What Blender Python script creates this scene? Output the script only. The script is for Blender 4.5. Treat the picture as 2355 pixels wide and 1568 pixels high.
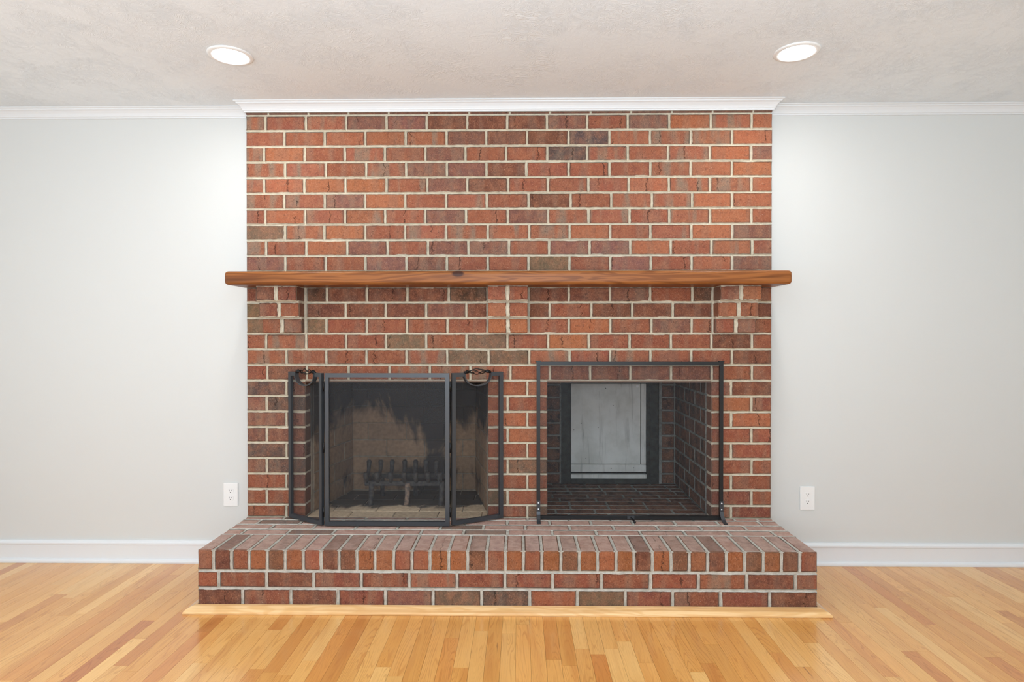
import bpy, bmesh, math, random
from mathutils import Vector, Matrix
for o in list(bpy.data.objects): bpy.data.objects.remove(o)
rnd = random.Random(7)
S = bpy.context.scene
COL = S.collection
HT = 0.268                      # height of the raised hearth above the floor
CW = 1.3675                     # half width of chimney breast and hearth
HD = 0.4975                     # depth of the hearth in front of the breast
CZ = 2.436                      # ceiling height
WY = 0.08                       # plane of the painted wall behind the breast
XL, XR, YF = -3.5, 3.6, -5.4    # room extents

# ------------------------------------------------------------------ camera
CX, CY, CZC, YAW, PIT, ROL, F = 0.06256, -3.19772, 0.94853 + HT, -0.012679, -0.007829, -0.000275, 1410.44
cam_d = bpy.data.cameras.new('camera'); cam = bpy.data.objects.new('camera', cam_d); COL.objects.link(cam)
cam_d.sensor_width = 36.0; cam_d.lens = F / 2355 * 36.0; cam_d.clip_start = 0.05
fw = Vector((math.sin(YAW) * math.cos(PIT), math.cos(YAW) * math.cos(PIT), math.sin(PIT)))
rt = Vector((math.cos(YAW), -math.sin(YAW), 0)); up = rt.cross(fw)
rm = Matrix((rt, up, -fw)).transposed().to_4x4()
cam.matrix_world = Matrix.Translation((CX, CY, CZC)) @ rm @ Matrix.Rotation(ROL, 4, 'Z')
S.camera = cam
CM = cam.matrix_world.to_3x3()
def ray(px, py): return CM @ Vector(((px - 1177.5) / F, -(py - 784) / F, -1.0))
def aty(px, py, y):
    r = ray(px, py); return Vector((CX, CY, CZC)) + r * ((y - CY) / r.y)
def atz(px, py, z):
    r = ray(px, py); return Vector((CX, CY, CZC)) + r * ((z - CZC) / r.z)

# ------------------------------------------------------------------ world, lights, exposure
S.view_settings.view_transform = 'Standard'; S.view_settings.look = 'None'
S.view_settings.exposure = 0.09; S.view_settings.gamma = 1.0; S.view_settings.use_curve_mapping = False
W = bpy.data.worlds.new('sky'); S.world = W; W.use_nodes = True
W.node_tree.nodes['Background'].inputs[0].default_value = (0.75, 0.87, 1.0, 1); W.node_tree.nodes['Background'].inputs[1].default_value = 1.0
def area(name, loc, rot, sx, sy, power, colr):
    l = bpy.data.lights.new(name, 'AREA'); l.shape = 'RECTANGLE'; l.size = sx; l.size_y = sy; l.energy = power; l.color = colr
    o = bpy.data.objects.new(name, l); COL.objects.link(o); o.location = loc; o.rotation_euler = rot; return o
# daylight through the left window; the front light is added unseen fill behind the camera
area('front_fill', (-0.4, YF - 0.02, 1.3), (math.radians(90), 0, math.radians(0)), 4.6, 1.9, 63, (0.90, 0.94, 1.0))
area('daylight_left', (XL - 0.02, -2.7, 1.35), (math.radians(90), 0, math.radians(-90)), 2.6, 1.7, 26, (0.88, 0.94, 1.0))
# added fill light behind the camera, turned up to brighten the ceiling
area('ceiling_fill', (0.1, -3.5, 1.35), (math.radians(180 - 16), 0, 0), 0.9, 0.9, 98, (0.66, 0.85, 1.0))
LAMP = 108.0                     # radiance of the recessed lenses

# ------------------------------------------------------------------ node helpers
def mat(name):
    m = bpy.data.materials.new(name); m.use_nodes = True
    nt = m.node_tree; b = nt.nodes['Principled BSDF']; return m, nt, b
def nd(nt, t, **kw):
    n = nt.nodes.new(t)
    for k, v in kw.items():
        if k.startswith('i_'): n.inputs[int(k[2:])].default_value = v
        else: setattr(n, k, v)
    return n
def lk(nt, a, ao, b, bi): nt.links.new(a.outputs[ao], b.inputs[bi])
def lin(r, g, b):
    f = lambda c: ((c / 255 + 0.055) / 1.055) ** 2.4 if c > 10 else c / 255 / 12.92
    return (f(r), f(g), f(b), 1)
def math_n(nt, op, a=None, b=None, av=0.0, bv=0.0, clamp=False):
    n = nd(nt, 'ShaderNodeMath', operation=op, use_clamp=clamp); n.inputs[0].default_value = av; n.inputs[1].default_value = bv
    if a is not None: nt.links.new(a, n.inputs[0])
    if b is not None: nt.links.new(b, n.inputs[1])
    return n.outputs[0]
def noise(nt, vec, scale, detail=4, rough=0.55, dist=0.0, w=None):
    n = nd(nt, 'ShaderNodeTexNoise')
    if w is not None: n.noise_dimensions = '4D'; nt.links.new(w, n.inputs['W'])
    n.inputs['Scale'].default_value = scale; n.inputs['Detail'].default_value = detail
    n.inputs['Roughness'].default_value = rough; n.inputs['Distortion'].default_value = dist
    if vec is not None: nt.links.new(vec, n.inputs['Vector'])
    return n.outputs['Fac']
def mapr(nt, v, a, b, c=0.0, d=1.0, smooth=True):
    n = nd(nt, 'ShaderNodeMapRange'); n.interpolation_type = 'SMOOTHSTEP' if smooth else 'LINEAR'
    n.inputs[1].default_value = a; n.inputs[2].default_value = b; n.inputs[3].default_value = c; n.inputs[4].default_value = d
    nt.links.new(v, n.inputs[0]); return n.outputs[0]
def mixc(nt, fac, a, b, mode='MIX'):
    n = nd(nt, 'ShaderNodeMix', data_type='RGBA', blend_type=mode)
    for val, idx in ((fac, 0), (a, 6), (b, 7)):
        if isinstance(val, (int, float)): n.inputs[idx].default_value = val
        elif isinstance(val, tuple): n.inputs[idx].default_value = val
        else: nt.links.new(val, n.inputs[idx])
    return n.outputs[2]
def mapping(nt, vec, scale=(1, 1, 1), rot=(0, 0, 0), loc=(0, 0, 0)):
    n = nd(nt, 'ShaderNodeMapping'); n.inputs['Scale'].default_value = scale; n.inputs['Rotation'].default_value = rot; n.inputs['Location'].default_value = loc
    nt.links.new(vec, n.inputs['Vector']); return n.outputs[0]
def bump(nt, b, h, strength=0.3, dist=0.002):
    n = nd(nt, 'ShaderNodeBump'); n.inputs['Strength'].default_value = strength; n.inputs['Distance'].default_value = dist
    nt.links.new(h, n.inputs['Height']); nt.links.new(n.outputs[0], b.inputs['Normal'])

# ------------------------------------------------------------------ materials
def m_brick():
    # colour comes from each brick's own object colour, alpha = how strongly it is flashed; local x = length, y = depth, z = height
    m, nt, b = mat('fired_clay_brick')
    oi = nd(nt, 'ShaderNodeObjectInfo'); tc = nd(nt, 'ShaderNodeTexCoord'); P = tc.outputs['Object']
    w = math_n(nt, 'MULTIPLY', oi.outputs['Random'], bv=61.0)
    base = oi.outputs['Color']
    # flashed vertical bands of greyer clay
    bands = noise(nt, mapping(nt, P, (17, 2, 3)), 1.0, 2, 0.4, 0.3, w)
    bm_ = math_n(nt, 'MULTIPLY', mapr(nt, bands, 0.46, 0.62), oi.outputs['Alpha'])
    c = mixc(nt, bm_, base, lin(140, 116, 98))
    # lighter / darker clouds
    cl = noise(nt, P, 26, 4, 0.6, 0.2, w)
    c = mixc(nt, mapr(nt, cl, 0.35, 0.7, 0.0, 0.34), c, lin(188, 122, 86))
    c = mixc(nt, mapr(nt, noise(nt, mapping(nt, P, (1, 1, 1.6)), 60, 5, 0.7, 0.6, w), 0.50, 0.68, 0.0, 0.45), c, lin(92, 62, 52))
    # gritty fine grain
    gr_ = noise(nt, mapping(nt, P, (1.0, 1.0, 0.75)), 210, 5, 0.75, 0.8, w)
    c = mixc(nt, mapr(nt, gr_, 0.52, 0.66, 0.0, 0.55), c, mixc(nt, 1.0, c, (0.42, 0.36, 0.34, 1), 'MULTIPLY'))
    c = mixc(nt, mapr(nt, gr_, 0.36, 0.48, 0.36, 0.0), c, lin(214, 160, 128))
    # smoky rim round the exposed face
    g = tc.outputs['Generated']; sp = nd(nt, 'ShaderNodeSeparateXYZ'); nt.links.new(g, sp.inputs[0])
    ex = math_n(nt, 'ABSOLUTE', math_n(nt, 'SUBTRACT', sp.outputs[0], bv=0.5)); ez = math_n(nt, 'ABSOLUTE', math_n(nt, 'SUBTRACT', sp.outputs[2], bv=0.5))
    rn = noise(nt, P, 45, 3, 0.6, 0.0, w)
    e1 = mapr(nt, math_n(nt, 'ADD', ex, math_n(nt, 'MULTIPLY', rn, bv=0.10)), 0.485, 0.55)
    e2 = mapr(nt, math_n(nt, 'ADD', ez, math_n(nt, 'MULTIPLY', rn, bv=0.22)), 0.51, 0.62)
    rim = math_n(nt, 'MULTIPLY', math_n(nt, 'MAXIMUM', e1, e2), math_n(nt, 'ADD', math_n(nt, 'MULTIPLY', oi.outputs['Random'], bv=0.35), bv=0.25))
    c = mixc(nt, rim, c, lin(88, 74, 64))
    # dark pits and pale specks
    v = nd(nt, 'ShaderNodeTexVoronoi'); v.inputs['Scale'].default_value = 130; nt.links.new(P, v.inputs['Vector'])
    pit = math_n(nt, 'MULTIPLY', mapr(nt, v.outputs['Distance'], 0.10, 0.24, 1.0, 0.0), mapr(nt, noise(nt, P, 30, 2, 0.5, 0, w), 0.5, 0.58))
    c = mixc(nt, math_n(nt, 'MULTIPLY', pit, bv=0.6), c, lin(60, 40, 34))
    v2 = nd(nt, 'ShaderNodeTexVoronoi'); v2.inputs['Scale'].default_value = 75; nt.links.new(mapping(nt, P, loc=(3.1, 1.7, 0.4)), v2.inputs['Vector'])
    sp2 = math_n(nt, 'MULTIPLY', mapr(nt, v2.outputs['Distance'], 0.05, 0.13, 1.0, 0.0), mapr(nt, noise(nt, P, 17, 1, 0.5, 0, w), 0.56, 0.6))
    c = mixc(nt, math_n(nt, 'MULTIPLY', sp2, bv=0.7), c, lin(214, 190, 168))
    # one or two bark-like vertical creases
    wob = noise(nt, mapping(nt, P, (1, 1, 2)), 24, 3, 0.7, 0.0, w)
    sx = nd(nt, 'ShaderNodeSeparateXYZ'); nt.links.new(P, sx.inputs[0])
    pos = math_n(nt, 'SUBTRACT', math_n(nt, 'ADD', sx.outputs[0], math_n(nt, 'MULTIPLY', math_n(nt, 'SUBTRACT', wob, bv=0.5), bv=0.055)),
                 math_n(nt, 'SUBTRACT', math_n(nt, 'MULTIPLY', oi.outputs['Random'], bv=0.24), bv=0.12))
    gate = math_n(nt, 'GREATER_THAN', math_n(nt, 'FRACT', math_n(nt, 'MULTIPLY', oi.outputs['Random'], bv=37.7)), bv=0.52)
    cr = math_n(nt, 'MULTIPLY', math_n(nt, 'MULTIPLY', gate, mapr(nt, math_n(nt, 'ABSOLUTE', pos), 0.0006, 0.0030, 1.0, 0.0)), mapr(nt, noise(nt, P, 36, 2, 0.5, 0, w), 0.40, 0.52))
    c = mixc(nt, math_n(nt, 'MULTIPLY', cr, bv=0.58), c, lin(52, 34, 29))
    # pale dust and mortar film on upward faces, with overhead light painted in
    gn = nd(nt, 'ShaderNodeNewGeometry'); sn = nd(nt, 'ShaderNodeSeparateXYZ'); nt.links.new(gn.outputs['Normal'], sn.inputs[0])
    du = math_n(nt, 'MULTIPLY', mapr(nt, sn.outputs[2], 0.75, 0.95), mapr(nt, noise(nt, P, 22, 5, 0.7, 0.5, w), 0.25, 0.7, 0.35, 0.82))
    lum = nd(nt, 'ShaderNodeSeparateColor'); nt.links.new(base, lum.inputs[0])
    du = math_n(nt, 'MULTIPLY', du, mapr(nt, lum.outputs[0], 0.11, 0.2))
    c = mixc(nt, du, c, lin(218, 186, 172))
    nt.links.new(c, b.inputs['Base Color']); b.inputs['Roughness'].default_value = 0.66; b.inputs['Specular IOR Level'].default_value = 0.36
    bark = noise(nt, mapping(nt, P, (1.3, 1.3, 0.7)), 75, 5, 0.68, 2.2, w)
    h = math_n(nt, 'SUBTRACT', math_n(nt, 'ADD', bark, math_n(nt, 'MULTIPLY', cl, bv=0.8)), math_n(nt, 'MULTIPLY', cr, bv=1.2))
    h = math_n(nt, 'SUBTRACT', h, math_n(nt, 'MULTIPLY', pit, bv=0.6))
    bump(nt, b, h, 1.0, 0.0055); return m
def m_simple(name, col, rough=0.5, metal=0.0, spec=0.5, nz=None):
    m, nt, b = mat(name); b.inputs['Base Color'].default_value = col; b.inputs['Roughness'].default_value = rough
    b.inputs['Metallic'].default_value = metal; b.inputs['Specular IOR Level'].default_value = spec
    if nz:
        g = nd(nt, 'ShaderNodeNewGeometry'); n = noise(nt, g.outputs['Position'], nz[0], 4, 0.6)
        c = mixc(nt, mapr(nt, n, 0.3, 0.7), col, nz[1]); nt.links.new(c, b.inputs['Base Color'])
        bump(nt, b, n, nz[2], nz[3])
    return m
def m_mortar(name, c1, c2, c3):
    m, nt, b = mat(name); g = nd(nt, 'ShaderNodeNewGeometry'); P = g.outputs['Position']
    n = noise(nt, P, 30, 5, 0.65); n2 = noise(nt, P, 260, 4, 0.6)
    c = mixc(nt, mapr(nt, n, 0.35, 0.7), c1, c2); c = mixc(nt, mapr(nt, n2, 0.45, 0.75, 0, 0.5), c, c3)
    nt.links.new(c, b.inputs['Base Color']); b.inputs['Roughness'].default_value = 0.95; b.inputs['Specular IOR Level'].default_value = 0.15
    bump(nt, b, n2, 0.5, 0.002); return m
def m_soot(name, clean, soot, mode):
    m, nt, b = mat(name); g = nd(nt, 'ShaderNodeNewGeometry'); P = g.outputs['Position']
    sp = nd(nt, 'ShaderNodeSeparateXYZ'); nt.links.new(P, sp.inputs[0])
    n = noise(nt, mapping(nt, P, (3.2, 2.2, 1.7)), 1.6, 5, 0.6, 0.6); f = noise(nt, P, 45, 5, 0.7)
    if mode == 'wall':      # smoke settled high on the wall and in a tongue hanging down the middle
        h = math_n(nt, 'MULTIPLY', math_n(nt, 'SUBTRACT', sp.outputs[2], bv=HT + 0.40), bv=1.3)
        k = math_n(nt, 'ADD', h, n)
        dx = math_n(nt, 'ABSOLUTE', math_n(nt, 'SUBTRACT', sp.outputs[0], bv=-0.47))
        k = math_n(nt, 'SUBTRACT', math_n(nt, 'ADD', k, math_n(nt, 'MULTIPLY', mapr(nt, dx, 0.0, 0.22, 1, 0), bv=0.32)), bv=0.04)
        low = mapr(nt, sp.outputs[2], HT + 0.08, HT + 0.26, 0.42, 0.0); k = math_n(nt, 'ADD', k, low)
    else:                   # ash and incoming light painted pale near the front, sooty towards the back
        k = math_n(nt, 'ADD', math_n(nt, 'MULTIPLY', math_n(nt, 'SUBTRACT', sp.outputs[1], bv=0.19), bv=2.6), n)
    c = mixc(nt, mapr(nt, f, 0.35, 0.7), clean, tuple(x * 0.72 for x in clean[:3]) + (1,))
    c = mixc(nt, mapr(nt, k, 0.44, 0.62, 0.0, 0.94), c, soot)
    oi = nd(nt, 'ShaderNodeObjectInfo'); c = mixc(nt, math_n(nt, 'MULTIPLY', oi.outputs['Random'], bv=0.25), c, soot)
    nt.links.new(c, b.inputs['Base Color']); b.inputs['Roughness'].default_value = 0.92; b.inputs['Specular IOR Level'].default_value = 0.15
    bump(nt, b, f, 0.4, 0.002); return m
def m_oak(name, joined=False):
    m, nt, b = mat(name); g = nd(nt, 'ShaderNodeNewGeometry'); P = g.outputs['Position']
    sp = nd(nt, 'ShaderNodeSeparateXYZ'); nt.links.new(P, sp.inputs[0])
    if joined:
        fx = math_n(nt, 'FLOOR', math_n(nt, 'DIVIDE', sp.outputs[0], bv=0.0572)); wn = nd(nt, 'ShaderNodeTexWhiteNoise', noise_dimensions='1D')
        nt.links.new(fx, wn.inputs['W']); R = wn.outputs['Value']
        base = mixc(nt, R, lin(205, 150, 92), lin(226, 176, 116))
    else:
        oi = nd(nt, 'ShaderNodeObjectInfo'); R = oi.outputs['Random']; base = oi.outputs['Color']
    w = math_n(nt, 'MULTIPLY', R, bv=83.0)
    # cathedral figure: contour lines of a stretched noise
    n1 = noise(nt, mapping(nt, P, (15, 1.25, 1)), 1.0, 2, 0.45, 0.35, w)
    rings = math_n(nt, 'SINE', math_n(nt, 'MULTIPLY', n1, bv=150.0))
    fine = noise(nt, mapping(nt, P, (520, 9, 1)), 1.0, 4, 0.7, 0.1, w)
    gr = math_n(nt, 'ADD', math_n(nt, 'MULTIPLY', mapr(nt, rings, 0.35, 1.0, 0.0, 0.62), mapr(nt, noise(nt, mapping(nt, P, (20, 2.5, 1), loc=(7, 3, 0)), 1.0, 2, 0.5, 0.0, w), 0.38, 0.6, 0.25, 1.0)), math_n(nt, 'MULTIPLY', mapr(nt, fine, 0.45, 0.7), bv=0.5))
    dkr = mixc(nt, 1.0, base, (0.70, 0.56, 0.42, 1), 'MULTIPLY')
    c = mixc(nt, math_n(nt, 'MULTIPLY', gr, bv=0.85), base, dkr)
    cl = noise(nt, mapping(nt, P, (14, 1.6, 1)), 1.0, 3, 0.5, 0.4, w)
    c = mixc(nt, mapr(nt, cl, 0.5, 0.72, 0.0, 0.42), c, mixc(nt, 1.0, base, (0.72, 0.53, 0.42, 1), 'MULTIPLY'))
    # dark mineral streaks
    st = noise(nt, mapping(nt, P, (46, 2.6, 1), loc=(4, 9, 0)), 1.0, 3, 0.5, 1.0, w)
    c = mixc(nt, mapr(nt, st, 0.71, 0.80, 0.0, 0.75), c, lin(120, 72, 48))
    nt.links.new(c, b.inputs['Base Color']); b.inputs['Roughness'].default_value = 0.30; b.inputs['Specular IOR Level'].default_value = 0.5
    b.inputs['Coat Weight'].default_value = 0.6; b.inputs['Coat Roughness'].default_value = 0.13
    bump(nt, b, fine, 0.05, 0.0006); return m
def m_wood_x(name, c1, c2, c3, ln=1.3, rough=0.3, knot=None):
    m, nt, b = mat(name); g = nd(nt, 'ShaderNodeNewGeometry'); P = g.outputs['Position']
    n1 = noise(nt, mapping(nt, P, (ln, 8, 11)), 1.0, 3, 0.5, 0.5)
    rings = math_n(nt, 'SINE', math_n(nt, 'MULTIPLY', n1, bv=70.0))
    fine = noise(nt, mapping(nt, P, (5, 260, 320)), 1.0, 4, 0.7)
    c = mixc(nt, mapr(nt, rings, -0.6, 1.0), c1, c2)
    c = mixc(nt, mapr(nt, noise(nt, mapping(nt, P, (0.9, 20, 26)), 1.0, 3, 0.6, 0.3), 0.45, 0.68, 0, 0.85), c, c3)
    c = mixc(nt, mapr(nt, fine, 0.5, 0.75, 0, 0.4), c, c3)
    if knot:
        q = mapping(nt, P, (1 / 0.030, 0, 1 / 0.016), loc=(-knot[0] / 0.030, 0, -knot[2] / 0.016))
        vl = nd(nt, 'ShaderNodeVectorMath', operation='LENGTH'); nt.links.new(q, vl.inputs[0])
        c = mixc(nt, mapr(nt, vl.outputs['Value'], 0.7, 1.25, 1.0, 0.0), c, lin(66, 34, 20))
    nt.links.new(c, b.inputs['Base Color']); b.inputs['Roughness'].default_value = rough; b.inputs['Coat Weight'].default_value = 0.04; b.inputs['Coat Roughness'].default_value = 0.3; b.inputs['Specular IOR Level'].default_value = 0.22
    bump(nt, b, fine, 0.1, 0.001); return m
def m_ceiling():
    m, nt, b = mat('stomped_plaster'); g = nd(nt, 'ShaderNodeNewGeometry'); P = g.outputs['Position']
    v = nd(nt, 'ShaderNodeTexVoronoi'); v.inputs['Scale'].default_value = 7.5
    wob = noise(nt, P, 9, 2, 0.5)
    nt.links.new(P, v.inputs['Vector'])
    sc = nd(nt, 'ShaderNodeSeparateColor'); nt.links.new(v.outputs['Color'], sc.inputs[0])
    ang = math_n(nt, 'ADD', math_n(nt, 'MULTIPLY', sc.outputs[0], bv=6.28), math_n(nt, 'MULTIPLY', wob, bv=2.5))
    vr = nd(nt, 'ShaderNodeVectorRotate', rotation_type='Z_AXIS'); nt.links.new(P, vr.inputs['Vector']); nt.links.new(ang, vr.inputs['Angle'])
    st = noise(nt, mapping(nt, vr.outputs[0], (20, 88, 1)), 1.0, 4, 0.55, 0.35)
    patch = mapr(nt, noise(nt, P, 4.2, 3, 0.6, 0.5), 0.42, 0.62, 0.15, 1.0)
    h = math_n(nt, 'MULTIPLY', mapr(nt, st, 0.42, 0.66), patch)
    nt.links.new(mixc(nt, h, lin(238, 244, 248), lin(241, 246, 249)), b.inputs['Base Color']); b.inputs['Roughness'].default_value = 0.9
    bump(nt, b, h, 0.45, 0.0035); return m
def m_paint(name, col, bmp=0.08, rough=0.55):
    m, nt, b = mat(name); g = nd(nt, 'ShaderNodeNewGeometry'); n = noise(nt, g.outputs['Position'], 240, 3, 0.6)
    b.inputs['Base Color'].default_value = col; b.inputs['Roughness'].default_value = rough; b.inputs['Specular IOR Level'].default_value = 0.3
    bump(nt, b, n, bmp, 0.001); return m
def m_screen(name, share):
    m, nt, b = mat(name); b.inputs['Base Color'].default_value = lin(70, 72, 76); b.inputs['Metallic'].default_value = 0.3; b.inputs['Roughness'].default_value = 0.5
    out = nt.nodes['Material Output']; tr = nd(nt, 'ShaderNodeBsdfTransparent'); mx = nd(nt, 'ShaderNodeMixShader')
    mx.inputs[0].default_value = share        # share of the sheet that is wire
    lk(nt, tr, 0, mx, 1); lk(nt, b, 0, mx, 2); lk(nt, mx, 0, out, 0); return m
def m_emit(name, col, s):
    m, nt, b = mat(name); b.inputs['Base Color'].default_value = (0.9, 0.9, 0.9, 1); b.inputs['Emission Color'].default_value = col; b.inputs['Emission Strength'].default_value = s; return m
def m_board():
    m, nt, b = mat('weathered_grey_board'); g = nd(nt, 'ShaderNodeNewGeometry'); P = g.outputs['Position']
    n = noise(nt, mapping(nt, P, (30, 30, 2.2)), 1.0, 5, 0.65, 0.4); n2 = noise(nt, P, 7, 4, 0.6)
    c = mixc(nt, mapr(nt, n2, 0.35, 0.7), lin(228, 228, 222), lin(206, 206, 198)); c = mixc(nt, mapr(nt, n, 0.55, 0.75, 0, 0.5), c, lin(110, 110, 104))
    v = nd(nt, 'ShaderNodeTexVoronoi'); v.inputs['Scale'].default_value = 16; nt.links.new(P, v.inputs['Vector'])
    c = mixc(nt, mapr(nt, v.outputs['Distance'], 0.04, 0.08, 0.8, 0.0), c, lin(50, 50, 48))
    nt.links.new(c, b.inputs['Base Color']); b.inputs['Roughness'].default_value = 0.7; bump(nt, b, n, 0.15, 0.001); return m

M = dict(
    brick=m_brick(),
    mortar=m_mortar('lime_mortar', lin(212, 201, 180), lin(190, 180, 160), lin(168, 157, 138)),
    mortar_hearth=m_mortar('hearth_mortar', lin(204, 198, 187), lin(178, 172, 161), lin(152, 146, 135)),
    mortar_sooty=m_mortar('sooty_mortar', lin(146, 146, 140), lin(116, 116, 110), lin(84, 84, 80)),
    firebrick=m_soot('fire_clay_wall', lin(164, 134, 106), lin(38, 39, 41), 'wall'),
    firefloor=m_soot('fire_clay_floor', lin(240, 214, 180), lin(60, 56, 52), 'floor'),
    mortar_fire=m_soot('fire_clay_mortar', lin(176, 160, 140), lin(62, 60, 57), 'wall'),
    oak=m_oak('oak_strip'), oak_j=m_oak('oak_strip_far', True),
    mantel=m_wood_x('stained_pine', lin(150, 92, 46), lin(124, 72, 34), lin(86, 48, 22), 0.9, 0.4, knot=(aty(1053, 629, -0.2))),
    trimwood=m_wood_x('clear_oak', lin(240, 200, 146), lin(230, 184, 126), lin(206, 156, 100), 1.6, 0.28),
    wall=m_paint('wall_paint', lin(215, 216, 213)), white=m_paint('white_trim_paint', lin(228, 230, 231), 0.02, 0.35), ceil=m_ceiling(),
    plate=m_simple('white_plastic', lin(240, 240, 238), 0.3), slot=m_simple('dark_slot', lin(60, 58, 56), 0.6),
    steel=m_simple('grey_enamelled_steel', lin(66, 69, 73), 0.32, 0.3, 0.6), iron=m_simple('black_steel', lin(32, 33, 34), 0.42, 0.3, 0.5),
    black=m_simple('black_wire', lin(24, 23, 24), 0.3, 0.5, 0.5), screw=m_simple('bright_screw', lin(245, 245, 245), 0.35, 0.0),
    grate=m_simple('sooty_cast_iron', lin(50, 50, 52), 0.7, 0.2, 0.4, (60, lin(84, 80, 76), 0.4, 0.002)), leglit=m_simple('lit_leg_iron', lin(160, 132, 112), 0.8, 0.0, 0.3, (50, lin(96, 90, 84), 0.4, 0.002)),
    sootmetal=m_simple('sooty_frame_steel', lin(62, 66, 62), 0.7, 0.1, 0.3, (30, lin(44, 46, 42), 0.3, 0.001)),
    lintel=m_simple('painted_lintel_steel', lin(128, 104, 88), 0.7, 0.1, 0.3), board=m_board(), screen=m_screen('woven_wire', 0.27), screen2=m_screen('fine_black_wire', 0.20),
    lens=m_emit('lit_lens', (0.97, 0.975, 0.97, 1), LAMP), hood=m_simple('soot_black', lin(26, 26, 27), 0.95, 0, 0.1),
)

# ------------------------------------------------------------------ object helpers
def mesh_obj(name, verts, faces, m, parent=None, smooth=False, mats=None, midx=None):
    me = bpy.data.meshes.new(name); me.from_pydata([tuple(v) for v in verts], [], faces); me.update()
    if mats:
        for q in mats: me.materials.append(q)
        for p, i in zip(me.polygons, midx): p.material_index = i
    elif m: me.materials.append(m)
    if smooth:
        for p in me.polygons: p.use_smooth = True
    o = bpy.data.objects.new(name, me); COL.objects.link(o)
    if parent: o.parent = parent; o.matrix_parent_inverse = Matrix.Identity(4); o.location = -world_loc(parent)
    return o
def world_loc(p):
    v = Vector(p.location); q = p.parent
    while q: v += q.location; q = q.parent
    return v
class MB:
    def __init__(s): s.v = []; s.f = []
    def box(s, x0, x1, y0, y1, z0, z1, mtx=None):
        n = len(s.v); pts = [Vector((x, y, z)) for x in (x0, x1) for y in (y0, y1) for z in (z0, z1)]
        if mtx: pts = [mtx @ p for p in pts]
        s.v += pts; s.f += [[n + i for i in q] for q in ((0, 1, 3, 2), (4, 6, 7, 5), (0, 4, 5, 1), (2, 3, 7, 6), (0, 2, 6, 4), (1, 5, 7, 3))]
    def quad(s, a, b, c, d): n = len(s.v); s.v += [a, b, c, d]; s.f.append([n, n + 1, n + 2, n + 3])
    def tube(s, pts, r, seg=8, closed=False, cap=True):
        pts = [Vector(p) for p in pts]; n0 = len(s.v); L = len(pts)
        rr = r if isinstance(r, (list, tuple)) else [r] * L
        prev = None
        for i, p in enumerate(pts):
            a = pts[max(i - 1, 0)] if not closed else pts[i - 1]; b = pts[min(i + 1, L - 1)] if not closed else pts[(i + 1) % L]
            t = (b - a).normalized()
            ref = prev if prev is not None else (Vector((0, 0, 1)) if abs(t.z) < 0.9 else Vector((0, 1, 0)))
            u = (ref - t * ref.dot(t)).normalized(); prev = u; w = t.cross(u)
            for k in range(seg):
                an = 2 * math.pi * k / seg; s.v.append(p + (u * math.cos(an) + w * math.sin(an)) * rr[i])
        for i in range(L if closed else L - 1):
            j = (i + 1) % L
            for k in range(seg):
                k2 = (k + 1) % seg; s.f.append([n0 + i * seg + k, n0 + i * seg + k2, n0 + j * seg + k2, n0 + j * seg + k])
        if cap and not closed:
            s.f.append([n0 + k for k in range(seg)][::-1]); s.f.append([n0 + (L - 1) * seg + k for k in range(seg)])
    def cyl(s, c, ax, r, h, seg=24, r2=None):
        ax = Vector(ax).normalized(); c = Vector(c); s.tube([c - ax * h / 2, c + ax * h / 2], [r, r if r2 is None else r2], seg)
    def sweep(s, prof, path, side):
        # prof: (out, z) closed loop; path: plan points; side = +1: 'out' lies right of travel; mitred
        n0 = len(s.v); L = len(path); K = len(prof)
        for i, p in enumerate(path):
            p = Vector(p); d0 = (p - Vector(path[i - 1])).normalized() if i > 0 else None; d1 = (Vector(path[i + 1]) - p).normalized() if i < L - 1 else None
            d0 = d0 or d1; d1 = d1 or d0
            n_0 = Vector((d0.y, -d0.x)) * side; n_1 = Vector((d1.y, -d1.x)) * side
            mvec = n_0 + n_1; mvec = mvec / max(1e-6, mvec.dot(n_0)) if mvec.length > 1e-6 else n_0
            for (o_, z_) in prof: q = p + mvec * o_; s.v.append(Vector((q.x, q.y, z_)))
        for i in range(L - 1):
            for k in range(K):
                k2 = (k + 1) % K; s.f.append([n0 + i * K + k, n0 + i * K + k2, n0 + (i + 1) * K + k2, n0 + (i + 1) * K + k])
        s.f.append([n0 + k for k in range(K)]); s.f.append([n0 + (L - 1) * K + k for k in range(K)][::-1])
    def build(s, name, m, parent=None, smooth=False):
        o = mesh_obj(name, s.v, s.f, m, parent, smooth)
        bm = bmesh.new(); bm.from_mesh(o.data); bmesh.ops.recalc_face_normals(bm, faces=bm.faces); bm.to_mesh(o.data); bm.free()
        return o
def empty(name, loc, label, cat, group=None):
    o = bpy.data.objects.new(name, None); COL.objects.link(o); o.location = loc; o.empty_display_size = 0.1
    o['label'] = label; o['category'] = cat
    if group: o['group'] = group
    return o
def struct(o): o['kind'] = 'structure'; return o
def bevel(o, w, seg=2):
    bm = bmesh.new(); bm.from_mesh(o.data); bmesh.ops.bevel(bm, geom=bm.edges[:], offset=w, segments=seg, profile=0.5, affect='EDGES'); bm.to_mesh(o.data); bm.free(); return o

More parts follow.
